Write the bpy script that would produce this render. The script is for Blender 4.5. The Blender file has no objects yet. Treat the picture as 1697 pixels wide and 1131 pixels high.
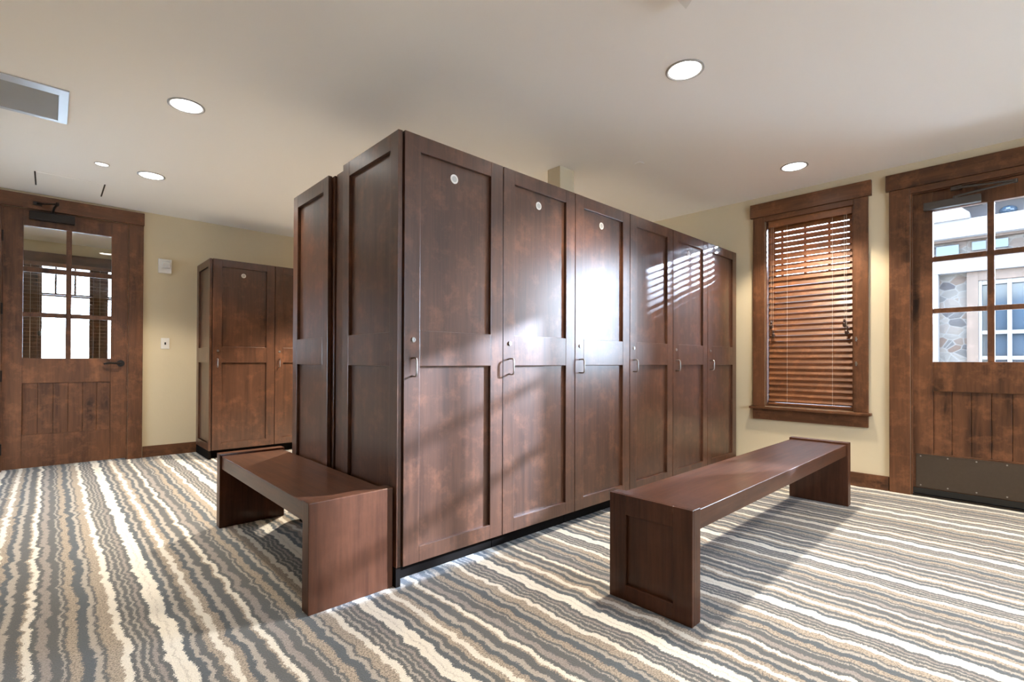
import bpy, bmesh, math, random
from mathutils import Vector, Matrix
random.seed(4)
S = bpy.context.scene
COL = S.collection

# ------------------------------------------------------------------ node helpers
class NT:
    def __init__(s, name):
        s.m = bpy.data.materials.new(name); s.m.use_nodes = True
        s.t = s.m.node_tree; s.t.nodes.clear()
        s.out = s.t.nodes.new('ShaderNodeOutputMaterial')
    def n(s, typ, **kw):
        nd = s.t.nodes.new('ShaderNode' + typ)
        for k, v in kw.items():
            if k in nd.inputs: s.put(nd.inputs[k], v)
            else: setattr(nd, k, v)
        return nd
    def put(s, sock, v):
        if isinstance(v, bpy.types.NodeSocket): s.t.links.new(v, sock)
        elif isinstance(v, bpy.types.Node): s.t.links.new(v.outputs[0], sock)
        else:
            if sock.type == 'RGBA' and len(v) == 3: v = (*v, 1)
            sock.default_value = v
    def math(s, op, a, b=0.0, c=None):
        nd = s.t.nodes.new('ShaderNodeMath'); nd.operation = op
        s.put(nd.inputs[0], a); s.put(nd.inputs[1], b)
        if c is not None: s.put(nd.inputs[2], c)
        return nd.outputs[0]
    def ramp(s, fac, stops, interp='LINEAR'):
        nd = s.t.nodes.new('ShaderNodeValToRGB'); r = nd.color_ramp; r.interpolation = interp
        while len(r.elements) < len(stops): r.elements.new(0.5)
        for e, (p, c) in zip(r.elements, stops): e.position = p
        for e, (p, c) in zip(r.elements, stops): e.color = c if len(c) == 4 else (*c, 1)
        s.put(nd.inputs[0], fac); return nd
    def mix(s, fac, a, b, blend='MIX'):
        nd = s.t.nodes.new('ShaderNodeMix'); nd.data_type = 'RGBA'; nd.blend_type = blend
        s.put(nd.inputs[0], fac); s.put(nd.inputs[6], a); s.put(nd.inputs[7], b)
        return nd.outputs[2]
    def coords(s, scale, rnd=True):
        tc = s.n('TexCoord'); v = tc.outputs['Object']
        if rnd:
            oi = s.n('ObjectInfo'); mul = s.n('VectorMath', operation='SCALE')
            cmb = s.n('CombineXYZ'); r = oi.outputs['Random']
            s.put(cmb.inputs[0], s.math('MULTIPLY', r, 7.3)); s.put(cmb.inputs[1], s.math('MULTIPLY', r, 13.7)); s.put(cmb.inputs[2], s.math('MULTIPLY', r, 5.1))
            ad = s.n('VectorMath', operation='ADD'); s.put(ad.inputs[0], v); s.put(ad.inputs[1], cmb.outputs[0]); v = ad.outputs[0]
        mp = s.n('Mapping'); s.put(mp.inputs['Vector'], v); mp.inputs['Scale'].default_value = scale
        return mp.outputs[0]
    def noise(s, vec, scale=1, detail=3, rough=.55, dist=0, out=0):
        nd = s.n('TexNoise', Scale=scale, Detail=detail, Roughness=rough, Distortion=dist)
        s.put(nd.inputs['Vector'], vec); return nd.outputs[out]
    def bsdf(s, **kw):
        nd = s.n('BsdfPrincipled')
        for k, v in kw.items(): s.put(nd.inputs[k.replace('_', ' ')], v)
        s.t.links.new(nd.outputs[0], s.out.inputs[0]); return nd
    def bump(s, h, strength=.2, dist=.002):
        nd = s.n('Bump', Strength=strength, Distance=dist); s.put(nd.inputs['Height'], h); return nd.outputs[0]

def srgb(r, g, b):
    f = lambda c: (c / 12.92 if c <= .04045 else ((c + .055) / 1.055) ** 2.4)
    return tuple(f(c / 255) for c in (r, g, b))

def wood(name, dark, light, axis, rough=.4, coat=.0, coat_rough=.2, fine=34, knots=False, mott=.5, spec=.5, cior=1.5):
    t = NT(name)
    sc = [fine, fine, fine]; sc['xyz'.index(axis)] = 1.6
    v = t.coords(sc)
    g1 = t.noise(v, 1, 5, .6, .25)
    g2 = t.noise(t.coords([c * 3.2 for c in sc]), 1, 3, .6)
    ms = [3.2, 3.2, 3.2]; ms['xyz'.index(axis)] = .8
    m = t.noise(t.coords(ms), 1, 4, .6, .4)
    f = t.math('ADD', t.math('MULTIPLY', g1, .55), t.math('MULTIPLY', g2, .25))
    f = t.math('ADD', f, t.math('MULTIPLY', t.math('SUBTRACT', m, .3), mott))
    mid = tuple((a + b) / 2 for a, b in zip(dark, light))
    c = t.ramp(f, [(.28, dark), (.52, mid), (.78, light)]).outputs[0]
    if knots:
        ks = [6.5, 6.5, 6.5]; ks['xyz'.index(axis)] = 2.4
        kv = t.coords(ks)
        nz = t.noise(kv, 2.5, 2, .5, out=1)
        w = t.n('VectorMath', operation='MULTIPLY_ADD'); t.put(w.inputs[0], nz); w.inputs[1].default_value = (.35,) * 3; t.put(w.inputs[2], kv)
        vo = t.n('TexVoronoi', Scale=1.0); t.put(vo.inputs['Vector'], w.outputs[0])
        d = vo.outputs['Distance']
        gate = t.math('GREATER_THAN', t.n('SeparateColor', Color=vo.outputs['Color']).outputs[0], .45)
        k = t.ramp(d, [(.0, (1, 1, 1)), (.10, (.75,) * 3), (.2, (.25,) * 3), (.36, (0, 0, 0))]).outputs[0]
        k = t.math('MULTIPLY', k, gate)
        c = t.mix(k, c, tuple(x * .22 for x in dark))
        ring = t.math('SINE', t.math('MULTIPLY', d, 60))
        rw = t.math('MULTIPLY', t.ramp(d, [(0, (.5,) * 3), (.5, (0, 0, 0))]).outputs[0], t.math('MULTIPLY', gate, t.math('ADD', t.math('MULTIPLY', ring, .5), .5)))
        c = t.mix(t.math('MULTIPLY', rw, .8), c, tuple(x * .6 for x in dark))
    geo = t.n('NewGeometry')
    wear = t.ramp(geo.outputs['Pointiness'], [(.53, (0, 0, 0)), (.62, (1, 1, 1))]).outputs[0]
    wn = t.noise(t.coords((9, 9, 9)), 1, 4, .7)
    wear = t.math('MULTIPLY', wear, t.ramp(wn, [(.5, (0, 0, 0)), (.7, (.6,) * 3)]).outputs[0])
    c = t.mix(wear, c, tuple(min(1, x * 2.6) for x in light))
    r = t.math('ADD', t.math('MULTIPLY', m, .16), rough - .08)
    t.bsdf(Base_Color=c, Roughness=r, Specular_IOR_Level=spec, Coat_IOR=cior, Coat_Weight=coat, Coat_Roughness=coat_rough, Normal=t.bump(f, .05, .001))
    return t.m

def plain(name, col, rough=.5, metal=0., bump=0., bscale=60, var=.0, **kw):
    t = NT(name)
    n = t.noise(t.coords((1, 1, 1)), bscale, 4, .6)
    c = t.mix(t.math('MULTIPLY', n, var), col, tuple(x * .5 for x in col)) if var else col
    a = dict(Base_Color=c, Roughness=rough, Metallic=metal, **kw)
    if bump: a['Normal'] = t.bump(n, bump, .002)
    t.bsdf(**a); return t.m

LD, LL = (.030, .0115, .0058), (.132, .053, .027)      # locker stain
AD, AL = (.028, .0110, .0050), (.190, .078, .034)      # knotty alder trim
M = {}
for ax in 'xyz':
    M['lock_' + ax] = wood('locker_wood_' + ax, LD, LL, ax, rough=.6, coat=1.0, coat_rough=.30, fine=30, spec=.05, cior=1.65, mott=.28)
    M['bench_' + ax] = wood('bench_wood_' + ax, (.026, .0090, .0046), (.110, .040, .019), ax, rough=.5, coat=.4, coat_rough=.18, fine=26, spec=.12)
    M['trim_' + ax] = wood('alder_' + ax, AD, AL, ax, rough=.5, coat=.12, coat_rough=.3, fine=22, spec=.3, knots=True, mott=.7)
M['toe'] = plain('toe_kick_black', (.008, .006, .005), .8, Specular_IOR_Level=.05)
M['slat'] = wood('blind_slat_wood', (.12, .042, .014), (.28, .105, .036), 'y', rough=.45, coat=.1, fine=40)
M['ceiling'] = plain('ceiling_paint', (.92, .90, .87), .9, bump=.06, bscale=90)
def wallpaint():
    t = NT('wall_paint')
    n = t.noise(t.coords((1, 1, 1)), 5.5, 5, .6, .8)
    n2 = t.noise(t.coords((1, 1, 1)), 130, 2, .5)
    c = t.mix(t.math('MULTIPLY', n, .25), (.67, .57, .395), (.60, .51, .34))
    t.bsdf(Base_Color=c, Roughness=.8, Normal=t.bump(t.math('ADD', n, t.math('MULTIPLY', n2, .12)), .35, .006))
    return t.m
M['wall'] = wallpaint()
M['chrome'] = plain('satin_nickel', (.42, .40, .38), .28, 1.)
M['bronze'] = plain('dark_bronze', (.028, .022, .018), .35, .7)
M['kick'] = plain('kick_plate_bronze', (.12, .095, .075), .42, .8, bump=.05, var=.3)
M['closer'] = plain('closer_cover_grey', (.085, .075, .068), .5, .3)
M['white'] = plain('white_plastic', (.78, .76, .72), .4)
M['offwhite'] = plain('disc_cream', (.76, .72, .66), .35)
M['discgrey'] = plain('disc_grey_face', (.46, .44, .41), .4)
M['black'] = plain('black_plastic', (.01, .01, .01), .4)
M['steel'] = plain('vent_steel', (.60, .61, .63), .35, .9)
M['grille'] = plain('vent_grille_grey', (.30, .295, .285), .6, bump=.4, bscale=300)
M['cord'] = plain('cord_beige', (.62, .52, .42), .7)
M['bead'] = wood('bead_wood', (.03, .012, .006), (.07, .03, .015), 'z', rough=.3)
M['ring'] = plain('light_trim_ring', (.36, .35, .34), .45)
M['gap'] = plain('gap_dark', (.05, .045, .04), .9)
def emit(name, col, st):
    t = NT(name); e = t.n('Emission', Color=col, Strength=st); t.t.links.new(e.outputs[0], t.out.inputs[0]); return t.m
M['lens'] = emit('lamp_lens', (1, .97, .92), 9)
M['lens_dim'] = emit('small_lamp_lens', (1, .97, .92), 2.5)
def glassmat():
    t = NT('window_glass')
    tr = t.n('BsdfTransparent', Color=(.97, .985, .98)); gl = t.n('BsdfGlossy', Color=(1, 1, 1), Roughness=.0)
    fr = t.n('Fresnel', IOR=1.45); mx = t.n('MixShader')
    t.put(mx.inputs[0], fr.outputs[0]); t.put(mx.inputs[1], tr.outputs[0]); t.put(mx.inputs[2], gl.outputs[0])
    t.t.links.new(mx.outputs[0], t.out.inputs[0]); return t.m
M['glass'] = glassmat()
def strobe():
    t = NT('strobe_lens'); t.bsdf(Base_Color=(.9, .9, .9), Roughness=.05, Metallic=.6); return t.m
M['strobe'] = strobe()

def carpet():
    t = NT('striped_carpet')
    tc = t.n('TexCoord'); sp = t.n('SeparateXYZ'); t.put(sp.inputs[0], tc.outputs['Object']); x = sp.outputs[0]
    n1 = t.noise(t.coords((1.2, 5.5, 1), False), 1, 2, .5)
    n2 = t.noise(t.coords((8, 17, 1), False), 1, 1.5, .6)
    n3 = t.noise(t.coords((1, 1, 1), False), 130, 3, .8)
    n4 = t.noise(t.coords((1, 1, 1), False), 230, 2, .8)
    w = t.math('ADD', t.math('MULTIPLY', t.math('SUBTRACT', n1, .5), .046), t.math('MULTIPLY', t.math('SUBTRACT', n2, .5), .042))
    w = t.math('ADD', w, t.math('MULTIPLY', t.math('SUBTRACT', n3, .5), .040))
    u = t.math('FRACT', t.math('DIVIDE', t.math('ADD', t.math('ADD', x, w), 1.208 + .628 * 4), .628))
    W, D, P, L, B, N = (.80, .765, .70, 0), (.130, .138, .148, .25), (.36, .325, .31, .55), (.46, .425, .39, .3), (.47, .40, .33, 1), (.110, .128, .150, .15)
    seq = [(W, 18), (D, 17), (P, 28), (D, 30), (L, 9), (D, 12), (B, 28), (N, 32), (L, 18), (D, 10), (B, 36), (W, 25), (D, 13), (L, 10), (D, 17), (L, 8), (D, 11), (P, 14), (D, 16),
           (W, 24), (L, 4), (W, 25), (N, 25), (L, 14), (D, 22), (B, 20), (W, 25), (B, 25), (N, 22), (L, 22), (D, 33), (B, 11)]
    tot = sum(b for a, b in seq); p = 0; st = []
    for c, wd in seq: st.append((p / tot, c)); p += wd
    r = t.ramp(u, st, 'CONSTANT')
    spk = t.math('GREATER_THAN', t.noise(t.coords((1, 1, 1), False), 150, 3, .8), .52)
    c = t.mix(t.math('MULTIPLY', t.math('MULTIPLY', r.outputs[1], spk), .75), r.outputs[0], (.14, .125, .115))
    sh = t.math('ADD', .55, t.math('MULTIPLY', n4, .9))
    hs = t.n('HueSaturation', Color=c); t.put(hs.inputs['Value'], sh)
    t.bsdf(Base_Color=hs.outputs[0], Roughness=.95, Specular_IOR_Level=.1, Sheen_Weight=.15, Normal=t.bump(t.math('ADD', n3, n4), .5, .006))
    return t.m
M['carpet'] = carpet()

# ------------------------------------------------------------------ mesh builder
class MB:
    def __init__(s, *mats):
        s.bm = bmesh.new(); s.mats = list(mats)
    def mi(s, m):
        if m not in s.mats: s.mats.append(m)
        return s.mats.index(m)
    def _tag(s, faces, m):
        i = s.mi(m)
        for f in faces: f.material_index = i
    def box(s, x0, x1, y0, y1, z0, z1, m, bev=.0015, seg=2):
        x0, x1 = min(x0, x1), max(x0, x1); y0, y1 = min(y0, y1), max(y0, y1); z0, z1 = min(z0, z1), max(z0, z1)
        mat = Matrix.Translation(((x0 + x1) / 2, (y0 + y1) / 2, (z0 + z1) / 2)) @ Matrix.Diagonal((x1 - x0, y1 - y0, z1 - z0, 1))
        r = bmesh.ops.create_cube(s.bm, size=1, matrix=mat)
        vs = r['verts']; fs = set(f for v in vs for f in v.link_faces)
        bev = min(bev, .3 * min(x1 - x0, y1 - y0, z1 - z0))
        if bev > 0:
            es = list(set(e for v in vs for e in v.link_edges))
            b = bmesh.ops.bevel(s.bm, geom=es, offset=bev, segments=seg, affect='EDGES', profile=.6)
            fs = set(f for f in fs if f.is_valid) | set(b['faces'])
        s._tag(fs, m); return s
    def obox(s, c, sx, sy, sz, rot, m, bev=.001):
        n = MB(m); n.box(-sx / 2, sx / 2, -sy / 2, sy / 2, -sz / 2, sz / 2, m, bev)
        n.bm.transform(Matrix.Translation(c) @ rot.to_4x4()); s.merge(n); return s
    def merge(s, o):
        me = bpy.data.meshes.new('tmp'); 
        mp = [s.mi(m) for m in o.mats]
        for f in o.bm.faces: f.material_index = mp[f.material_index]
        o.bm.to_mesh(me); s.bm.from_mesh(me); bpy.data.meshes.remove(me); o.bm.free()
    def cyl(s, c, r, h, axis, m, seg=28, r2=None, bev=0):
        rot = {'z': Matrix.Identity(4), 'x': Matrix.Rotation(math.pi / 2, 4, 'Y'), 'y': Matrix.Rotation(-math.pi / 2, 4, 'X')}[axis]
        r_ = bmesh.ops.create_cone(s.bm, cap_ends=True, segments=seg, radius1=r, radius2=r if r2 is None else r2, depth=h, matrix=Matrix.Translation(c) @ rot)
        fs = set(f for v in r_['verts'] for f in v.link_faces)
        if bev:
            es = [e for e in set(e for v in r_['verts'] for e in v.link_edges) if len(e.link_faces) == 2 and any(len(f.verts) > 4 for f in e.link_faces)]
            b = bmesh.ops.bevel(s.bm, geom=es, offset=bev, segments=2, affect='EDGES'); fs = set(f for f in fs if f.is_valid) | set(b['faces'])
        s._tag(fs, m); return s
    def lathe(s, c, prof, m, seg=32):
        rings = []
        for r, z in prof:
            rings.append([s.bm.verts.new((c[0] + r * math.cos(a * 2 * math.pi / seg), c[1] + r * math.sin(a * 2 * math.pi / seg), c[2] + z)) for a in range(seg)])
        fs = []
        for a, b in zip(rings, rings[1:]):
            for i in range(seg): fs.append(s.bm.faces.new((a[i], a[(i + 1) % seg], b[(i + 1) % seg], b[i])))
        s._tag(fs, m); return s
    def tube(s, pts, r, m, seg=10, cyc=False):
        pts = [Vector(p) for p in pts]; n = len(pts); rings = []
        up = Vector((0, 0, 1)); prev = None
        for i, p in enumerate(pts):
            d = (pts[min(i + 1, n - 1)] - pts[max(i - 1, 0)]).normalized()
            if prev is None:
                a = d.cross(up if abs(d.z) < .9 else Vector((1, 0, 0))).normalized()
            else: a = (prev - d * prev.dot(d)).normalized()
            prev = a; b = d.cross(a)
            rings.append([s.bm.verts.new(p + r * (a * math.cos(k * 2 * math.pi / seg) + b * math.sin(k * 2 * math.pi / seg))) for k in range(seg)])
        fs = []
        for A, B in zip(rings, rings[1:]):
            for k in range(seg): fs.append(s.bm.faces.new((A[k], A[(k + 1) % seg], B[(k + 1) % seg], B[k])))
        fs.append(s.bm.faces.new(rings[0][::-1])); fs.append(s.bm.faces.new(rings[-1]))
        s._tag(fs, m); return s
    def prism(s, pts2, plane, a0, a1, m, bev=0):
        """polygon in the given plane ('xz','yz','xy') extruded along the remaining axis from a0 to a1"""
        def P(u, v, a): return {'xz': (u, a, v), 'yz': (a, u, v), 'xy': (u, v, a)}[plane]
        A = [s.bm.verts.new(P(u, v, a0)) for u, v in pts2]; B = [s.bm.verts.new(P(u, v, a1)) for u, v in pts2]
        fs = [s.bm.faces.new(A), s.bm.faces.new(B[::-1])]
        n = len(A)
        for i in range(n): fs.append(s.bm.faces.new((A[i], B[i], B[(i + 1) % n], A[(i + 1) % n])))
        s._tag(fs, m); return s
    def sphere(s, c, r, m, sz=1.0):
        mt = Matrix.Translation(c) @ Matrix.Diagonal((1, 1, sz, 1))
        q = bmesh.ops.create_uvsphere(s.bm, u_segments=14, v_segments=10, radius=r, matrix=mt)
        s._tag(set(f for v in q['verts'] for f in v.link_faces), m); return s
    def build(s, name, parent=None, origin=(0, 0, 0), smooth=False):
        bmesh.ops.recalc_face_normals(s.bm, faces=s.bm.faces)
        s.bm.transform(Matrix.Translation(-Vector(origin)))
        me = bpy.data.meshes.new(name); s.bm.to_mesh(me); s.bm.free()
        for m in s.mats: me.materials.append(m)
        if smooth:
            for p in me.polygons: p.use_smooth = True
        o = bpy.data.objects.new(name, me); COL.objects.link(o)
        if parent is not None: o.parent = parent
        else: o.location = origin
        return o
def tag(o, label=None, cat=None, group=None, kind=None):
    if label: o['label'] = label
    if cat: o['category'] = cat
    if group: o['group'] = group
    if kind: o['kind'] = kind
    return o
def empty(name, loc, label, cat, group=None, kind=None, rz=0):
    o = bpy.data.objects.new(name, None); COL.objects.link(o); o.location = loc; o.rotation_euler.z = rz; o.empty_display_size = .1
    return tag(o, label, cat, group, kind)
def copy_tree(o, parent=None):
    c = o.copy(); COL.objects.link(c)
    if parent is not None: c.parent = parent
    for ch in [k for k in S.objects if k.parent == o]: copy_tree(ch, c)
    return c
def wall_boxes(mb, axis, a0, a1, z0, z1, t0, t1, holes, m):
    """wall slab along x or y from a0..a1, thickness t0..t1, with rectangular holes (b0,b1,z0,z1)"""
    ed = sorted(set([a0, a1] + [v for h in holes for v in h[:2]]))
    for p, q in zip(ed, ed[1:]):
        zs = [(z0, z1)]
        for h in holes:
            if h[0] <= p + 1e-6 and h[1] >= q - 1e-6:
                nz = []
                for (u, v) in zs:
                    if h[2] > u: nz.append((u, min(v, h[2])))
                    if h[3] < v: nz.append((max(u, h[3]), v))
                zs = [k for k in nz if k[1] - k[0] > 1e-5]
        for u, v in zs:
            if axis == 'x': mb.box(p, q, t0, t1, u, v, m, 0)
            else: mb.box(t0, t1, p, q, u, v, m, 0)
    bmesh.ops.remove_doubles(mb.bm, verts=mb.bm.verts, dist=1e-5)

# ------------------------------------------------------------------ room shell
ZC, YW, XW = 2.521, 4.349, 3.617
XL, YR = -3.3, -5.2
WT = .16
D1 = (-1.466, -.574)                 # back-wall door opening
D2 = (-2.150, -1.274)                # right-wall door opening (y)
WIN = (-.913, -.232, .60, 2.30)      # right-wall window with blind
HD = 2.372
o = MB(); o.box(XL - .2, XW + WT, YR - .2, 7.0, -.12, 0, M['carpet'], 0)
tag(o.build('floor'), 'carpet with wavy cream, tan and blue grey stripes', 'floor', kind='structure')
o = MB(); o.box(XL - .2, XW + WT, YR - .2, 7.0, ZC, ZC + .1, M['ceiling'], 0)
tag(o.build('ceiling'), 'plain off-white painted ceiling', 'ceiling', kind='structure')
o = MB(); wall_boxes(o, 'x', XL, XW + WT, 0, ZC, YW, YW + WT, [(*D1, 0, HD), (-2.85, -1.85, .6, 2.3)], M['wall'])
tag(o.build('wall_back'), 'tan wall with the door on the left', 'wall', kind='structure')
o = MB(); wall_boxes(o, 'y', YR, YW, 0, ZC, XW, XW + WT, [(*D2, 0, 2.29), WIN], M['wall'])
tag(o.build('wall_right'), 'tan wall with the blind covered window and the door on the right', 'wall', kind='structure')
o = MB(); wall_boxes(o, 'y', YR, 7.0, 0, ZC, XL - WT, XL, [(2.5, 3.9, .50, 1.45)], M['wall'])
tag(o.build('wall_left'), 'tan wall', 'wall', kind='structure')
o = MB(); wall_boxes(o, 'x', XL, XW + WT, 0, ZC, YR - WT, YR, [(.2, 1.9, .45, 2.35)], M['wall'])
tag(o.build('wall_rear'), 'tan wall', 'wall', kind='structure')
o = MB(); o.box(1.720, 1.886, .600, .730, 0, ZC, M['wall'], 0)
tag(o.build('wall_column'), 'tan painted column rising behind the lockers to the ceiling', 'column', kind='structure')

# baseboards
def baseboard(name, axis, a0, a1, f, sgn, label):
    o = MB()
    if axis == 'x': o.box(a0, a1, f, f + sgn * .016, 0, .112, M['trim_x'], .003)
    else: o.box(f, f + sgn * .016, a0, a1, 0, .112, M['trim_y'], .003)
    tag(o.build(name), label, 'baseboard', kind='structure')
baseboard('baseboard_back', 'x', -.452, .045, YW, -1, 'brown wooden baseboard between the left door and the far lockers')
baseboard('baseboard_right', 'y', -1.142, -.004, XW, -1, 'brown wooden baseboard under the window')
baseboard('baseboard_right.001', 'y', -3.9, -2.29, XW, -1, 'brown wooden baseboard beyond the right door')
baseboard('baseboard_left', 'y', YR, YW, XL, 1, 'brown wooden baseboard on the side wall')

# ------------------------------------------------------------------ casings
def casing(name, axis, a0, a1, wall, sgn, ztop, label, sill=None, leg=.113, hd=.125, over=.022):
    """flat casing boards around an opening a0..a1; sgn is the side of the wall the room is on"""
    e = empty(name, (0, 0, 0), label, 'trim', kind='structure')
    mk = lambda nm: None
    T, TH = .022, .034
    z0 = sill if sill is not None else 0
    def bx(nm, p, q, u, v, th, m, lab=None):
        o = MB()
        if axis == 'x': o.box(p, q, wall, wall + sgn * th, u, v, M['trim_' + m], .004)
        else: o.box(wall, wall + sgn * th, p, q, u, v, M['trim_' + m], .004)
        return o.build(nm, e)
    bx('side_casing', a0 - leg, a0, z0, ztop, T, 'z'); bx('side_casing', a1, a1 + leg, z0, ztop, T, 'z')
    bx('head_casing', a0 - leg - over, a1 + leg + over, ztop, ztop + hd, TH, axis)
    if sill is not None:
        bx('window_stool', a0 - leg - over, a1 + leg + over, sill - .022, sill, .06, axis)
        bx('apron', a0 - leg, a1 + leg, sill - .118, sill - .022, T, axis)
    return e
c1 = casing('trim_1', 'x', D1[0], D1[1], YW, -1, HD, 'brown knotty wood casing around the left door', leg=.118, over=.004)
c2 = casing('trim_2', 'y', WIN[0], WIN[1], XW, -1, 2.332, 'brown wood casing, sill and apron around the blind covered window', sill=.597, leg=.100)
c3 = casing('trim_3', 'y', D2[0], D2[1], XW, -1, 2.331, 'brown knotty wood casing around the right door', leg=.128, over=.02)
# jambs (inside the openings)
def jambs(par, axis, a0, a1, w0, w1, z0, z1, sillp=False):
    for (p, q, u, v, m) in ((a0, a0 + .012, z0, z1, 'z'), (a1 - .012, a1, z0, z1, 'z'), (a0 + .012, a1 - .012, z1 - .012, z1, axis)) + (((a0 + .012, a1 - .012, z0, z0 + .012, axis),) if sillp else ()):
        o = MB()
        if axis == 'x': o.box(p, q, w0, w1, u, v, M['trim_' + m], .002)
        else: o.box(w0, w1, p, q, u, v, M['trim_' + m], .002)
        o.build('jamb', par)
jambs(c1, 'x', D1[0], D1[1], YW + .001, YW + WT, 0, HD)
jambs(c2, 'y', WIN[0], WIN[1], XW + .001, XW + WT, .60, 2.30, True)
jambs(c3, 'y', D2[0], D2[1], XW + .001, XW + WT, .0, 2.29)
o = MB(); o.box(XW - .020, XW + .02, WIN[0] + .001, WIN[1] - .001, 2.285, 2.331, M['trim_y'], .002); o.build('jamb', c2)
o = MB(); o.box(XW - .020, XW + .02, D2[0] + .001, D2[1] - .001, 2.286, 2.330, M['trim_y'], .002); o.build('jamb', c3)
for z in (1.189, .99):
    o = MB(); o.cyl((XW - .026, -.934, z), .009, .012, 'x', M['chrome'], 16); o.box(XW - .040, XW - .031, -.940, -.928, z - .018, z + .018, M['chrome'], .003)
    o.build('cord_cleat', c2)['label'] = 'shiny cord cleat'

# ------------------------------------------------------------------ doors
def make_door(name, label, L, H, glass_u, bars_z, panel_z, glass_z, boards, hinge_left, kick=False):
    """door in local coords: u 0..L along +x, leaf y 0..0.045 (room side at y=0, facing -y), z up"""
    e = empty(name, (0, 0, 0), label, 'door', kind='structure')
    z0 = .014
    th = .045
    u0, u1 = glass_u[0][0], glass_u[-1][1]
    o = MB()
    o.box(0, u0, 0, th, z0, H, M['trim_z'], .003); o.box(u1, L, 0, th, z0, H, M['trim_z'], .003)
    o.box(u0, u1, .001, th - .001, glass_z[1], H, M['trim_x'], .003)
    o.box(u0, u1, .001, th - .001, panel_z[1], glass_z[0], M['trim_x'], .003)
    o.box(u0, u1, .001, th - .001, z0, panel_z[0], M['trim_x'], .003)
    # glazing bars
    for (a, b) in zip(glass_u, glass_u[1:]): o.box(a[1], b[0], .004, th - .004, glass_z[0], glass_z[1], M['trim_z'], .004)
    for (b0, b1) in bars_z:
        for g in glass_u: o.box(g[0], g[1], .005, th - .005, b0, b1, M['trim_x'], .004)
    o.build('leaf', e)
    # plank panel
    o = MB(); n = boards; w = (u1 - u0) / n
    for i in range(n): o.box(u0 + i * w + .0012, u0 + (i + 1) * w - .0012, .012, .034, panel_z[0] - .006, panel_z[1] + .006, M['trim_z'], .004)
    o.box(u0, u1, .020, .030, panel_z[0] - .004, panel_z[1] + .004, M['trim_z'], 0)
    o.build('plank_panel', e)
    zs = [glass_z[0]] + [v for b in bars_z for v in b] + [glass_z[1]]
    for g in glass_u:
        for k in range(0, len(zs), 2):
            o = MB(); o.box(g[0] - .003, g[1] + .003, .020, .025, zs[k] - .003, zs[k + 1] + .003, M['glass'], 0)
            o.build('glass_pane', e)
    hx = 0 if hinge_left else L
    for z in (.2, .85, 1.45, 2.1):
        o = MB(); o.cyl((hx + (-.003 if hinge_left else .003), -.006, z), .007, .10, 'z', M['bronze'], 12); o.build('hinge', e)
    return e

def lever(par, x, z, dirn):
    o = MB(); o.cyl((x, -.006, z), .032, .012, 'y', M['bronze'], 28, bev=.003)
    o.cyl((x, -.03, z), .011, .05, 'y', M['bronze'], 16)
    o.tube([(x, -.055, z), (x + dirn * .03, -.058, z + .002), (x + dirn * .08, -.056, z + .003), (x + dirn * .115, -.050, z - .002), (x + dirn * .125, -.03, z - .004)], .010, M['bronze'], 12)
    o.build('lever_handle', par, smooth=False)['label'] = 'dark bronze lever handle'

gu = [(.129, .417), (.456, .750)]
dr = make_door('door_1', 'brown knotty wood door with six panes and dark lever on the left', .876, 2.362, gu, [(1.391, 1.433), (1.801, 1.846)], (.313, .783), (1.012, 2.220), 6, True)
dr.location = (D1[0] + .008, YW + .004, 0)
lever(dr, .826, .965, -1)
# closer: body, arm and bracket on the head casing
o = MB(); o.box(.165, .475, -.058, -.002, 2.274, 2.350, M['bronze'], .006); o.build('closer_body', dr)['label'] = 'dark door closer body'
o = MB(); o.tube([(.32, -.07, 2.354), (.33, -.20, 2.372), (.35, -.30, 2.385)], .009, M['bronze'], 8); o.tube([(.35, -.30, 2.385), (.28, -.18, 2.400), (.22, -.050, 2.42)], .008, M['bronze'], 8)
o.box(.19, .25, -.055, -.041, 2.405, 2.435, M['bronze'], .002); o.cyl((.35, -.30, 2.387), .012, .024, 'z', M['bronze'], 12); o.cyl((.32, -.06, 2.348), .016, .012, 'z', M['bronze'], 14)
o.build('closer_arm', dr)

gu2 = [(.122, .413), (.451, .742)]
d2 = make_door('door_2', 'brown knotty wood door with six panes and bronze kick plate on the right', .864, 2.278, gu2, [(1.369, 1.405), (1.754, 1.792)], (.324, .788), (1.008, 2.134), 6, False)
# local +u runs towards -y on the right wall, room side faces -x
d2.rotation_euler.z = -math.pi / 2
d2.location = (XW + .022, D2[1] - .006, 0)
o = MB(); o.box(.022, .842, -.004, -.0005, .062, .314, M['kick'], .001)
for k in range(6):
    for z in (.080, .298): o.cyl((.05 + k * .153, -.005, z), .005, .003, 'y', M['chrome'], 10)
o.build('kick_plate', d2)['label'] = 'dark bronze kick plate with small screws'
o = MB(); o.box(.004, .860, -.012, -.0005, .016, .058, M['black'], .003); o.build('door_sweep', d2)['label'] = 'black door sweep'
lever(d2, .80, .965, -1)
o = MB(); o.box(.073, .385, -.052, -.002, 2.138, 2.192, M['closer'], .004); o.build('closer_body', d2)['label'] = 'grey door closer body'
o = MB(); o.tube([(.255, -.046, 2.262), (.40, -.053, 2.250), (.555, -.060, 2.236)], .008, M['closer'], 8); o.tube([(.555, -.060, 2.228), (.40, -.050, 2.216), (.26, -.040, 2.204)], .008, M['closer'], 8)
o.cyl((.555, -.060, 2.232), .011, .026, 'z', M['closer'], 12); o.cyl((.25, -.040, 2.197), .013, .018, 'z', M['closer'], 12); o.box(.225, .285, -.05, -.02, 2.25, 2.276, M['bronze'], .002)
o.build('closer_arm', d2)
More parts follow.
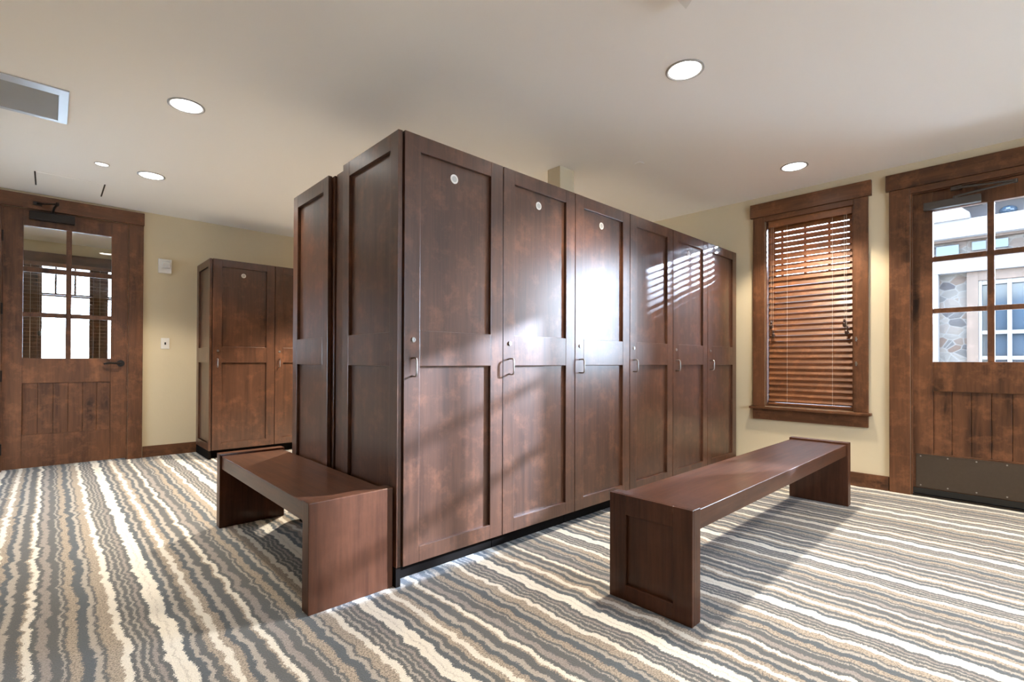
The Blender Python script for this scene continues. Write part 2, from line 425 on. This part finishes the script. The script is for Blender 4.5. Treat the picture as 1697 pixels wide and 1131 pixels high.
o = MB(); o.box(XW - .012, XW + WT, D2[0] + .012, D2[1] - .012, 0.0005, .012, M['bronze'], .002); tag(o.build('trim_4'), 'dark metal threshold under the right door', 'threshold', kind='structure')

# ------------------------------------------------------------------ window sashes
def window(name, axis, a0, a1, w, z0, z1, meet, munt, label):
    e = empty(name, (0, 0, 0), label, 'window', kind='structure')
    def bx(o, p, q, u, v, m, t0=0, t1=.035):
        if axis == 'x': o.box(p, q, w + t0, w + t1, u, v, m, .002)
        else: o.box(w + t0, w + t1, p, q, u, v, m, .002)
    fr = MB(); f = .04
    bx(fr, a0, a0 + f, z0, z1, M['trim_z']); bx(fr, a1 - f, a1, z0, z1, M['trim_z'])
    bx(fr, a0 + f, a1 - f, z0, z0 + f, M['trim_' + axis]); bx(fr, a0 + f, a1 - f, z1 - f, z1, M['trim_' + axis])
    if meet: bx(fr, a0 + f, a1 - f, meet - .022, meet + .022, M['trim_' + axis])
    for q in munt: bx(fr, q - .011, q + .011, (meet or z0) + .022, z1 - f, M['trim_z'], .006, .03)
    fr.build('sash', e)
    g = MB(); bx(g, a0 + f - .004, a1 - f + .004, z0 + f - .004, z1 - f + .004, M['glass'], .016, .021); g.build('glass_pane', e)
    return e
window('window_1', 'y', WIN[0] + .012, WIN[1] - .012, XW + .10, .612, 2.288, 1.747, (-.713, -.527, -.34), 'double hung window behind the wooden blind')
window('window_2', 'x', .2, 1.9, YR - .1, .45, 2.35, None, (1.05,), 'unseen wide window added on the rear wall for fill daylight')  # unseen opening added behind the camera to let in fill daylight
window('window_3', 'y', 2.5, 3.9, XL - .1, .50, 1.45, None, (3.2,), 'wide window on the left wall')
window('window_4', 'x', -2.85, -1.85, YW + .08, .6, 2.3, 1.6, (-2.5, -2.2), 'window beyond the left door')

# ------------------------------------------------------------------ wooden blind
bl = empty('window_blind', (XW + .03, -.5725, 2.28), 'brown wooden slat blind hanging in the right wall window', 'blind')
BO = (XW + .03, -.5725, 2.28)
y0, y1 = WIN[0] + .014, WIN[1] - .024
o = MB(); o.box(XW + .004, XW + .055, y0, y1, 2.225, 2.286, M['slat'], .003); o.build('head_rail', bl, BO)
xs = XW + .032
tilt = math.radians(64); wd = .054; pitch = .0495
z = 2.205; k = 0
while z > .665:
    n = MB(); a = tilt + random.uniform(-.03, .03)
    n.box(-wd / 2, wd / 2, y0, y1, -.0014, .0014, M['slat'], .0006)
    n.bm.transform(Matrix.Translation((xs, 0, z)) @ Matrix.Rotation(-a, 4, 'Y'))
    n.build('slat', bl, BO); z -= pitch; k += 1
o = MB(); o.box(xs - .027, xs + .027, y0, y1, .618, .636, M['slat'], .003); o.build('bottom_rail', bl, BO)
for yy in (-.413, -.761):
    o = MB()
    for dx in (-.026, .026): o.tube([(xs + dx, yy, 2.225), (xs + dx, yy, .637)], .0011, M['cord'], 6)
    o.build('ladder_cord', bl, BO)
for yy, zz in ((-.283, 1.345), (-.300, 1.265), (-.847, 1.335), (-.862, 1.27)):
    o = MB(); o.tube([(xs - .032, yy, 2.225), (xs - .034, yy, zz + .02)], .0012, M['cord'], 6)
    o.sphere((xs - .034, yy, zz + .01), .010, M['bead'], 1.5); o.sphere((xs - .034, yy, zz - .022), .013, M['bead'], 1.7)
    o.build('pull_cord', bl, BO)['label'] = 'lift cord ending in a dark wooden tassel'

# ------------------------------------------------------------------ lockers
ZT, ZB = 2.027, .086
PITCH = (3.549 + .011) / 6
STL, STR = .082, .085
def shaker(o, u0, u1, v0, v1, put, wz, wx, s=(.082, .082), rails=((.16, .976), (1.138, 1.952)), th=.024, rec=.017):
    """shaker panel in the plane (u, z); put(u0,u1,d0,d1,z0,z1,mat) places a box at depth d from the outer face"""
    put(u0, u0 + s[0], 0, th, v0, v1, wz); put(u1 - s[1], u1, 0, th, v0, v1, wz)
    zs = [v0] + [q for r in rails for q in r] + [v1]
    for i in range(0, len(zs), 2): put(u0 + s[0], u1 - s[1], .0003, th - .0003, zs[i], zs[i + 1], wx)
    for r in rails: put(u0 + s[0] - .004, u1 - s[1] + .004, rec, th - .001, r[0] - .004, r[1] + .004, wz)
W = PITCH
def make_locker(disc=True):
    e = empty('locker', (0, 0, 0), '', 'locker', 'tall wooden lockers')
    dep = .575
    o = MB(); o.box(.002, W - .002, .0265, dep, ZB, ZT - .004, M['lock_z'], .001); o.build('body', e)
    o = MB(); o.box(.002, W - .002, .085, dep - .008, 0, ZB, M['toe'], 0); o.build('toe_kick', e)
    o = MB()
    put = lambda a, b, d0, d1, z0, z1, m: o.box(a, b, d0, d1, z0, z1, m, .0022)
    shaker(o, .0025, W - .0025, ZB + .003, ZT, put, M['lock_z'], M['lock_x'])
    d = o.build('door', e)
    o = MB(); x = .044; z0, z1 = .932, 1.012; r = .0042
    pts = [(x, 0, z0)]
    pts += [(x, -.022, z0 - .002), (x, -.032, z0 + .000), (x, -.037, z0 + .007), (x, -.038, z0 + .016)]
    pts += [(x, -.038, z1 - .016), (x, -.037, z1 - .007), (x, -.032, z1), (x, -.022, z1 + .002), (x, 0, z1)]
    o.tube(pts, r, M['chrome'], 12); h = o.build('handle', d, smooth=True); h['label'] = 'wire pull handle'
    o = MB(); o.cyl((.049, -.003, 1.095), .0115, .006, 'y', M['chrome'], 24, bev=.0015); o.cyl((.049, -.0062, 1.095), .0065, .002, 'y', M['steel'], 20); o.box(.0478, .0502, -.0078, -.0068, 1.090, 1.100, M['black'], 0)
    o.build('lock', d)['label'] = 'round cam lock'
    if disc:
        o = MB(); cx = W / 2 - .012; cz = 1.884
        o.cyl((cx, .0155, cz), .0225, .003, 'y', M['offwhite'], 32, bev=.0008)
        o.build('number_disc', d)['label'] = 'small round cream disc with grey centre'
        o = MB(); o.cyl((cx, .0138, cz), .0145, .0006, 'y', M['discgrey'], 28)
        o.build('disc_face', d)
    return e
lk = make_locker(True); lk0 = make_locker(False)
def side_panel(par, dep0, dep1, name='end_panel', th=.022, x=0.0):
    """shaker end panel standing on the -x side of a locker; dep0..dep1 along local y"""
    o = MB(); put = lambda a, b, d0, d1, z0, z1, m: o.box(x - th + d0, x - th + d1, a, b, z0, z1, m, .0022)
    shaker(o, dep0, dep1, ZB, ZT, put, M['lock_z'], M['lock_y'], (.072, .072), th=th, rails=((.16, .976), (1.13, 1.952)))
    o.build(name, par)
labels = ['tall wooden locker at the near corner of the island, beside the short bench',
          'tall wooden locker second from the near corner, lit white around its pull handle',
          'tall wooden locker third from the near corner, above the near end of the right bench',
          'tall wooden locker fourth from the near corner, without a number disc, striped by light',
          'tall wooden locker second from the window wall, crossed by slanting light streaks',
          'tall wooden locker at the far end of the row beside the window wall']
first = {}
for i in range(6):
    src = lk0 if i in (3, 5) else lk
    t = src if src not in first.values() else copy_tree(src)
    first.setdefault(i, t)
    t.location = (-.011 + i * PITCH, 0, 0); t['label'] = labels[i]; t['group'] = 'front row of tall lockers'
side_panel(first[0], .012, .574, x=-.002)
o = MB(); o.box(-.0245, -.002, .014, .572, .0, ZB, M['toe'], 0); o.build('toe_kick', first[0])
# back row: the locker whose end panel shows
t = copy_tree(lk0); t['label'] = 'tall wooden locker behind the corner one, its grey lit end panel facing left'; t['group'] = 'back row of tall lockers'
t.rotation_euler.z = math.pi; t.location = (-.011 + PITCH, 1.310, 0)
o = MB(); put = lambda a, b, d0, d1, z0, z1, m: o.box(W + .022 - d1, W + .022 - d0, a, b, z0, z1, m, .0022)
shaker(o, .014, .545, ZB, ZT, put, M['lock_z'], M['lock_y'], (.072, .072), th=.022, rails=((.16, .976), (1.13, 1.952)))
o.build('end_panel', t)
o = MB(); o.box(0.0, .018, .580, .730, 0, ZT + .002, M['lock_z'], .002)
tag(o.build('filler_panel'), 'narrow recessed brown wood strip between the two locker end panels', 'panel')
# far lockers by the back wall
for i, lab in enumerate(['tall wooden locker by the back wall beside the white wall plate', 'tall wooden locker against the back wall, partly hidden behind the locker island']):
    t = copy_tree(lk if i == 0 else lk0); t['label'] = lab; t['group'] = 'tall lockers against the back wall'
    t.location = (.040 + i * PITCH, 3.745, 0)
    if i == 0:
        side_panel(t, .024, .60, x=-.001)
        o = MB(); o.box(-.022, -.001, .085, .59, 0, ZB, M['toe'], 0); o.build('toe_kick', t)

# ------------------------------------------------------------------ benches
BZ = .4405
def bench(name, x0, x1, y0, y1, along, label, panel_end):
    e = empty(name, ((x0 + x1) / 2, (y0 + y1) / 2, 0), label, 'bench', 'wooden benches by the lockers'); O = ((x0 + x1) / 2, (y0 + y1) / 2, 0)
    T = .066; wz, ws = M['bench_z'], M['bench_' + along]
    across = 'y' if along == 'x' else 'x'
    for k in (0, 1):
        o = MB()
        if along == 'y':
            a, b = (y0, y0 + T) if k == 0 else (y1 - T, y1)
            o.box(x0, x1, a, b, .001, BZ, wz, .004, 3)
        else:
            a, b = (x0, x0 + T) if k == 0 else (x1 - T, x1)
            if k == 0 and panel_end:
                fw, ft, fb = .080, .082, .066
                o.box(a + .014, b, y0, y1, .001, BZ, wz, .004, 3)
                o.box(a, a + .0145, y0, y0 + fw, .001, BZ, wz, .003, 3); o.box(a, a + .0145, y1 - fw, y1, .001, BZ, wz, .003, 3)
                o.box(a + .0004, a + .0145, y0 + fw, y1 - fw, BZ - ft, BZ, M['bench_y'], .003, 3); o.box(a + .0004, a + .0145, y0 + fw, y1 - fw, .001, fb, M['bench_y'], .003, 3)
            else: o.box(a, b, y0, y1, .001, BZ, wz, .004, 3)
        o.build('end_slab', e, O)
    o = MB(); zt = BZ - .013; g = .011
    if along == 'y': o.box(x0 + g, x1 - g, y0 + T - .001, y1 - T + .001, zt - .078, zt, ws, .004, 3)
    else: o.box(x0 + T - .001, x1 - T + .001, y0 + g, y1 - g, zt - .078, zt, ws, .004, 3)
    o.build('seat', e, O)
    return e
bench('bench', -.4103, -.0418, .0304, 1.470, 'y', 'short brown wooden bench along the locker end, plain slab towards the camera', False)
bench('bench', .6072, 2.945, -1.0328, -.6601, 'x', 'long brown wooden bench below the window with a framed end panel', True)

# ------------------------------------------------------------------ ceiling fittings
def downlight(name, x, y, r, label, lens='lens', group='recessed ceiling downlights'):
    e = empty(name, (x, y, ZC), label, 'ceiling light', group)
    o = MB(); o.lathe((0, 0, 0), [(r * 1.15, 0.0), (r * 1.15, -.004), (r * 1.06, -.007), (r * .98, -.004), (r * .95, -.001), (r * .95, 0)], M['ring'], 40)
    o.build('trim_ring', e)
    o = MB(); o.cyl((0, 0, -.0015), r * .955, .002, 'z', M[lens], 40); o.build('lens', e)
    return e
LAMP = (1.0, .87, .68)
def spot(x, y, power, size=106, blend=.35, rad=.07, col=LAMP, par=None, z=ZC - .012):
    l = bpy.data.lights.new('downlight_and_fill_lamp', 'SPOT'); l.energy = power; l.color = col; l.spot_size = math.radians(size); l.spot_blend = blend; l.shadow_soft_size = rad
    ob = bpy.data.objects.new('downlight_and_fill_lamp', l); COL.objects.link(ob); ob.location = (x, y, z)
    return ob
CANS = [(1.245, -.671, .083, 'recessed downlight in the ceiling above the locker fronts, largest in view'),
        (3.042, -.645, .083, 'recessed downlight in the ceiling nearest the blind covered window'),
        (-.566, 1.556, .083, 'recessed downlight in the ceiling between the vent and the locker end'),
        (-.55, 3.072, .083, 'recessed downlight in the ceiling in front of the left door, the larger one')]
for x, y, r, lab in CANS:
    downlight('ceiling_light', x, y, r, lab)
downlight('ceiling_light', -.865, 3.045, .041, 'small recessed downlight in the ceiling near the left door', 'lens_dim')
def LP(x, y, p, **k): spot(x, y, p, **k)
P0 = 118
LP(1.245, -.671, P0 * 1.15); LP(3.042, -.645, P0 * .75); LP(-.566, 1.556, P0 * .7); LP(-.55, 3.072, P0 * .6)
LP(1.3, 2.5, P0 * 3); LP(2.9, 2.6, P0); LP(-.6, -3.4, P0 * .75); LP(1.245, -3.4, P0 * .75); LP(3.042, -2.6, P0 * .8); LP(-2.4, 1.5, P0 * .15); LP(-2.4, -2.6, P0 * 1.3); LP(-1.0, 5.6, P0 * .6)  # no fittings: a pair behind the lockers, the rest unseen lamps added as fill

e = empty('ceiling_vent', (-1.5, 2.09, ZC), 'grey return air vent with a metal frame in the ceiling', 'vent')
o = MB(); x0, x1, y0, y1 = -1.93, -1.078, 1.83, 2.352; f = .046
O = (-1.5, 2.09, ZC)
o.box(x0, x1, y0, y0 + f + .035, ZC - .008, ZC, M['steel'], .003); o.box(x0, x1, y1 - f + .01, y1, ZC - .008, ZC, M['steel'], .003)
o.box(x0, x0 + f, y0, y1, ZC - .0078, ZC, M['steel'], .003); o.box(x1 - f, x1, y0, y1, ZC - .0078, ZC, M['steel'], .003)
o.build('frame', e, O)
o = MB(); o.box(x0 + f - .005, x1 - f + .005, y0 + f, y1 - f + .02, ZC - .004, ZC - .001, M['grille'], 0)
o.build('grille', e, O)
e = empty('access_panel', (-1.03, 3.82, ZC), 'flush white access panel in the ceiling with two dark side gaps', 'access panel')
O = (-1.03, 3.82, ZC)
o = MB(); o.box(-1.240, -.818, 3.610, 4.030, ZC - .003, ZC, M['ceiling'], .001); o.build('cover', e, O)
for xx in (-1.247, -.811):
    o = MB(); o.box(xx - .005, xx + .005, 3.607, 4.032, ZC - .0025, ZC, M['gap'], 0); o.build('side_gap', e, O)
o = MB(); o.cyl((2.127, .152, ZC - .004), .036, .008, 'z', M['ceiling'], 32, bev=.002)
tag(o.build('sprinkler_cover'), 'small round ceiling coloured sprinkler cover above the fourth locker', 'sprinkler cover')
# corner of a white fixture at the top edge of the photograph
e = MB(); a = math.radians(26)
cx, cy = .775, -.915
dx, dy = -math.cos(math.radians(8)), -math.sin(math.radians(8))
u = Vector((-.98, -.02, 0)).normalized(); v = Vector((-.58, -.80, 0)).normalized()
tip = Vector((.775, -.918, 0))
pts = [tip, tip + v * .20, tip + v * .20 + u * .20, tip + u * .20]
e.prism([(p.x, p.y) for p in pts], 'xy', ZC - .045, ZC, M['white'])
tag(e.build('emergency_light'), 'white ceiling fixture whose pointed corner shows at the top edge', 'ceiling fixture')

# ------------------------------------------------------------------ wall fittings
e = empty('fire_alarm_strobe', (-.276, YW, 1.98), 'small square off-white alarm strobe high on the back wall', 'alarm')
O = (-.276, YW, 1.98)
o = MB(); o.box(-.333, -.219, YW - .040, YW, 1.910, 2.056, M['white'], .006); o.build('housing', e, O)
o = MB(); o.box(-.300, -.232, YW - .060, YW - .040, 1.962, 2.022, M['strobe'], .012, 3); o.build('strobe_lens', e, O)['label'] = 'clear strobe lens'
e = empty('wall_plate', (-.266, YW, 1.173), 'white wall plate with a small dark jack on the back wall', 'wall plate')
O = (-.266, YW, 1.173)
o = MB(); o.box(-.303, -.229, YW - .007, YW, 1.116, 1.231, M['white'], .003); o.build('plate', e, O)
o = MB(); o.box(-.273, -.259, YW - .011, YW - .007, 1.160, 1.186, M['black'], .002); o.build('jack', e, O)

# ------------------------------------------------------------------ vestibule behind the left door
YV = 6.8
o = MB(); wall_boxes(o, 'x', XL, XW, 0, ZC, YV, YV + WT, [(-1.95, -.04, .6, 2.25)], M['wall'])
tag(o.build('wall_vestibule'), 'tan wall of the room seen through the left door', 'wall', kind='structure')
o = MB(); o.box(.6, .6 + WT, YW + WT, YV, 0, ZC, M['wall'], 0)
tag(o.build('wall_vestibule_side'), 'side wall of the room behind the left door', 'wall', kind='structure')
c = casing('trim_5', 'x', -1.95, -.04, YV, -1, 2.25, 'brown wood casing of the window seen through the left door', sill=.6)
for a, b in ((-1.95, -1.91), (-1.395, -1.265), (-.722, -.605), (-.08, -.04)):
    o = MB(); o.box(a, b, YV - .012, YV + .1, .6, 2.25, M['trim_z'], .003); o.build('mullion_post', c)
for n, (a, b) in zip((5, 6, 7), ((-1.91, -1.395), (-1.265, -.722), (-.605, -.08))):
    window('window_%d' % n, 'x', a, b, YV + .05, .6, 2.25, 1.845, (a + (b - a) * .31, a + (b - a) * .66), ['left', 'middle', 'right'][n - 5] + ' sash of the window seen through the left door')
e = empty('vestibule_blind', (-1, YV - .05, 2.2), 'open slatted blind on the window seen through the left door', 'blind')
O = (-1, YV - .05, 2.2)
o = MB(); o.box(-1.93, -.06, YV - .075, YV - .03, 2.195, 2.245, M['slat'], .002); o.build('head_rail', e, O)
z = 2.17
while z > .66:
    o = MB(); o.box(-1.93, -.06, YV - .078, YV - .030, z, z + .0025, M['slat'], 0); o.build('slat', e, O); z -= .048
for xx in (-1.33, -.66):
    o = MB(); o.tube([(xx, YV - .08, 2.2), (xx, YV - .08, .66)], .002, M['cord'], 6); o.build('ladder_cord', e, O)
o = MB(); o.tube([(-1.245, YV - .085, 2.2), (-1.245, YV - .085, 1.36)], .0015, M['cord'], 6); o.sphere((-1.245, YV - .085, 1.33), .018, M['black'], 1.8); o.build('pull_cord', e, O)

# ------------------------------------------------------------------ outdoors
M['snow'] = plain('pale_ground', (.60, .60, .60), .9, bump=.3, bscale=8, var=.3)
def stone():
    t = NT('rubble_stone'); v = t.coords((5, 6.5, 9), False)
    vo = t.n('TexVoronoi', Scale=1.0); t.put(vo.inputs['Vector'], v)
    ve = t.n('TexVoronoi', Scale=1.0, feature='DISTANCE_TO_EDGE'); t.put(ve.inputs['Vector'], v)
    r = t.n('SeparateColor', Color=vo.outputs['Color']).outputs[0]
    c = t.ramp(r, [(0, (.022, .02, .024)), (.3, (.05, .047, .047)), (.6, (.075, .067, .064)), (.85, (.045, .028, .022)), (1, (.085, .08, .08))]).outputs[0]
    c = t.mix(t.ramp(ve.outputs[0], [(0, (1, 1, 1)), (.06, (0, 0, 0))]).outputs[0], c, (.085, .082, .082))
    t.bsdf(Base_Color=c, Roughness=.9, Normal=t.bump(ve.outputs[0], .6, .03)); return t.m
M['stone'] = stone()
M['ext_white'] = plain('exterior_white_beam', (.10, .096, .10), .7)
M['ext_wood'] = wood('exterior_wood', (.035, .021, .015), (.065, .042, .033), 'z', rough=.6)
M['ext_dark'] = plain('exterior_dark_glass', (.020, .035, .055), .12)
M['ext_soffit'] = plain('exterior_soffit', (.03, .028, .033), .8)
o = MB(); o.box(XW + WT + .3, 40, -40, 40, -.35, -.18, M['snow'], 0); o.box(-40, XW + WT + .3, 7.4, 40, -.35, -.18, M['snow'], 0)
o.box(-40, XW + WT + .3, -40, YR - .4, -.35, -.18, M['snow'], 0); o.box(-40, XL - .4, YR - .4, 7.4, -.35, -.18, M['snow'], 0)
tag(o.build('ground_outside'), 'pale ground outside the windows', 'ground', kind='structure')
e = empty('neighboring_building', (8, -.8, -.18), 'stone and timber building seen through the right door panes', 'building', kind='structure')
O = (8, -.8, -.18)
def ex(nm, boxes, lab=None):
    o = MB()
    for b in boxes: o.box(*b[:6], b[6], .004)
    r = o.build(nm, e, O)
    if lab: r['label'] = lab
ex('stone_wall', [(8, 8.5, -1.30, -.86, -.18, 2.7, M['stone']), (8, 8.5, -.86, 1.6, -.18, 2.3, M['stone']), (8, 8.5, -3.2, -2.6, -.18, 2.7, M['stone']), (8, 8.5, -2.6, -1.30, 2.235, 2.7, M['stone'])])
ex('white_beam', [(7.75, 8.05, -3.3, -.86, 2.70, 2.93, M['ext_white']), (7.85, 8.05, -3.3, 1.6, 2.236, 2.425, M['ext_white']), (7.86, 8.0, -1.012, -.90, -.18, 2.236, M['ext_white'])])
o = MB(); o.prism([(-.86, 2.93), (-1.345, 2.93), (-1.345, 3.0), (-1.215, 3.13), (-.86, 3.13)], 'yz', 7.7, 8.0, M['ext_white']); o.build('gable_end', e, O)
ex('trim_board', [(7.88, 8.02, -3.3, -.86, 2.672, 2.70, M['ext_wood'])])
ex('clerestory', [(7.97, 8.02, -1.22, -.98, 2.50, 2.64, M['ext_dark']), (7.97, 8.02, -1.49, -1.35, 2.53, 2.65, M['ext_dark']), (7.97, 8.02, -1.70, -1.56, 2.53, 2.65, M['ext_dark'])])
ex('window_frame', [(7.93, 8.06, -1.415, -1.30, -.18, 2.235, M['ext_wood']), (7.93, 8.06, -2.60, -2.48, -.18, 2.235, M['ext_wood']), (7.93, 8.06, -2.48, -1.415, 2.11, 2.235, M['ext_wood'])])
mb = [(7.95, 8.02, -1.45, -1.415, -.18, 2.11, M['ext_white'])]
for yy in (-1.53, -1.71, -1.95, -2.2): mb.append((7.95, 8.02, yy - .022, yy + .022, -.1, 2.11, M['ext_white']))
for zz in (1.07, 1.41): mb.append((7.96, 8.015, -2.48, -1.415, zz - .025, zz + .025, M['ext_white']))
mb.append((7.96, 8.015, -2.48, -1.415, 2.05, 2.11, M['ext_white']))
ex('window_bars', mb)
ex('dark_glass', [(8.02, 8.06, -2.48, -1.415, -.1, 2.11, M['ext_dark'])])
ex('eave', [(7.82, 8.3, -3.3, -.86, 3.17, 3.21, M['ext_soffit'])])
ex('upper_wall', [(8.05, 8.3, -3.2, -.86, 2.70, 3.17, M['ext_soffit'])])
o = MB(); o.sphere((8.04, -1.70, 3.02), .09, M['ext_dark'], .7); o.build('vent_hood', e, O)
# houses across the street behind the vestibule
M['roof'] = plain('pale_shingle', (.16, .16, .17), .9, bump=.4, bscale=20)
M['siding'] = plain('pale_siding', (.42, .41, .40), .8)
e = empty('distant_house', (-3.4, 17, -.18), 'pale house with a grey roof seen through the left door panes', 'building', kind='structure')
O = (-3.4, 17, -.18)
o = MB(); o.box(-6.4, -1.6, 16, 20, -.18, 2.0, M['siding'], .01); o.build('house_walls', e, O)
o = MB(); o.prism([(-7.0, 2.0), (-1.1, 2.0), (-3.8, 4.6)], 'xz', 15.5, 20.5, M['roof']); o.build('roof', e, O)
o = MB()
for xx in (-3.2, -2.4): o.box(xx, xx + .5, 15.95, 16.02, .8, 1.7, M['ext_dark'], .004)
o.build('house_windows', e, O)

# ------------------------------------------------------------------ daylight
w = bpy.data.worlds.new('World'); S.world = w; w.use_nodes = True
bg = w.node_tree.nodes['Background']; bg.inputs[0].default_value = (.66, .80, 1.0, 1)
SUN_DIR = Vector((-1.95, 1.0, -.624)).normalized()
wn = w.node_tree.nodes; wl = w.node_tree.links
tc = wn.new('ShaderNodeTexCoord'); dt = wn.new('ShaderNodeVectorMath'); dt.operation = 'DOT_PRODUCT'; dt.inputs[1].default_value = -SUN_DIR
wl.new(tc.outputs['Generated'], dt.inputs[0])
mx = wn.new('ShaderNodeMath'); mx.operation = 'MAXIMUM'; mx.inputs[1].default_value = 0; wl.new(dt.outputs['Value'], mx.inputs[0])
pw = wn.new('ShaderNodeMath'); pw.operation = 'POWER'; pw.inputs[1].default_value = 30; wl.new(mx.outputs[0], pw.inputs[0])
ml = wn.new('ShaderNodeMath'); ml.operation = 'MULTIPLY_ADD'; ml.inputs[1].default_value = 58; ml.inputs[2].default_value = 11; wl.new(pw.outputs[0], ml.inputs[0])
wl.new(ml.outputs[0], bg.inputs[1])          # bright hazy sky around the low sun
sun = bpy.data.lights.new('Sun', 'SUN'); sun.energy = 14; sun.angle = math.radians(1.3); sun.color = (.66, .77, 1.0)
so = bpy.data.objects.new('Sun', sun); COL.objects.link(so)
so.rotation_euler = Vector((-1.95, 1.0, -.624)).to_track_quat('-Z', 'Y').to_euler(); so.location = (10, -6, 5)
def portal(c, sx, sz, n):
    l = bpy.data.lights.new('sky_portal', 'AREA'); l.shape = 'RECTANGLE'; l.size = sx; l.size_y = sz; l.cycles.is_portal = True
    ob = bpy.data.objects.new('sky_portal', l); COL.objects.link(ob); ob.location = c
    ob.rotation_euler = Vector(n).to_track_quat('-Z', 'Y').to_euler()
portal((XW + WT + .02, -1.712, 1.6), .66, 1.2, (-1, 0, 0)); portal((XW + WT + .02, -.57, 1.45), .68, 1.7, (-1, 0, 0))

portal((1.05, YR - WT - .02, 1.4), 1.7, 1.9, (0, 1, 0)); portal((XL - WT - .02, 3.2, .98), 1.4, .95, (1, 0, 0))
portal((-2.35, YW + WT + .02, 1.45), 1.0, 1.7, (0, -1, 0)); portal((-1, YV + WT + .02, 1.42), 1.9, 1.65, (0, -1, 0))

# ------------------------------------------------------------------ camera
yaw, pit, rol = (math.radians(a) for a in (46.6703, .3947, .2153))
fw = Vector((math.cos(yaw) * math.cos(pit), math.sin(yaw) * math.cos(pit), math.sin(pit)))
rt = Vector((math.sin(yaw), -math.cos(yaw), 0)); up = rt.cross(fw)
r2 = rt * math.cos(rol) + up * math.sin(rol); u2 = up * math.cos(rol) - rt * math.sin(rol)
cam = bpy.data.cameras.new('Camera'); co = bpy.data.objects.new('Camera', cam); COL.objects.link(co)
co.matrix_world = Matrix(((r2.x, u2.x, -fw.x, -1.1506), (r2.y, u2.y, -fw.y, -1.9073), (r2.z, u2.z, -fw.z, 1.0), (0, 0, 0, 1)))
cam.sensor_width = 36; cam.lens = 812.76 / 1697 * 36; cam.shift_y = (593.5033 - 565.5) / 1697; cam.clip_start = .02; cam.clip_end = 200
S.camera = co
S.view_settings.view_transform = 'Standard'; S.view_settings.look = 'None'; S.view_settings.gamma = 1; S.view_settings.use_curve_mapping = False
S.view_settings.exposure = 1.15
c = S.cycles; c.use_denoising = True; c.max_bounces = 10; c.diffuse_bounces = 6; c.glossy_bounces = 4; c.transparent_max_bounces = 16; c.caustics_reflective = False; c.caustics_refractive = False; c.sample_clamp_indirect = 6
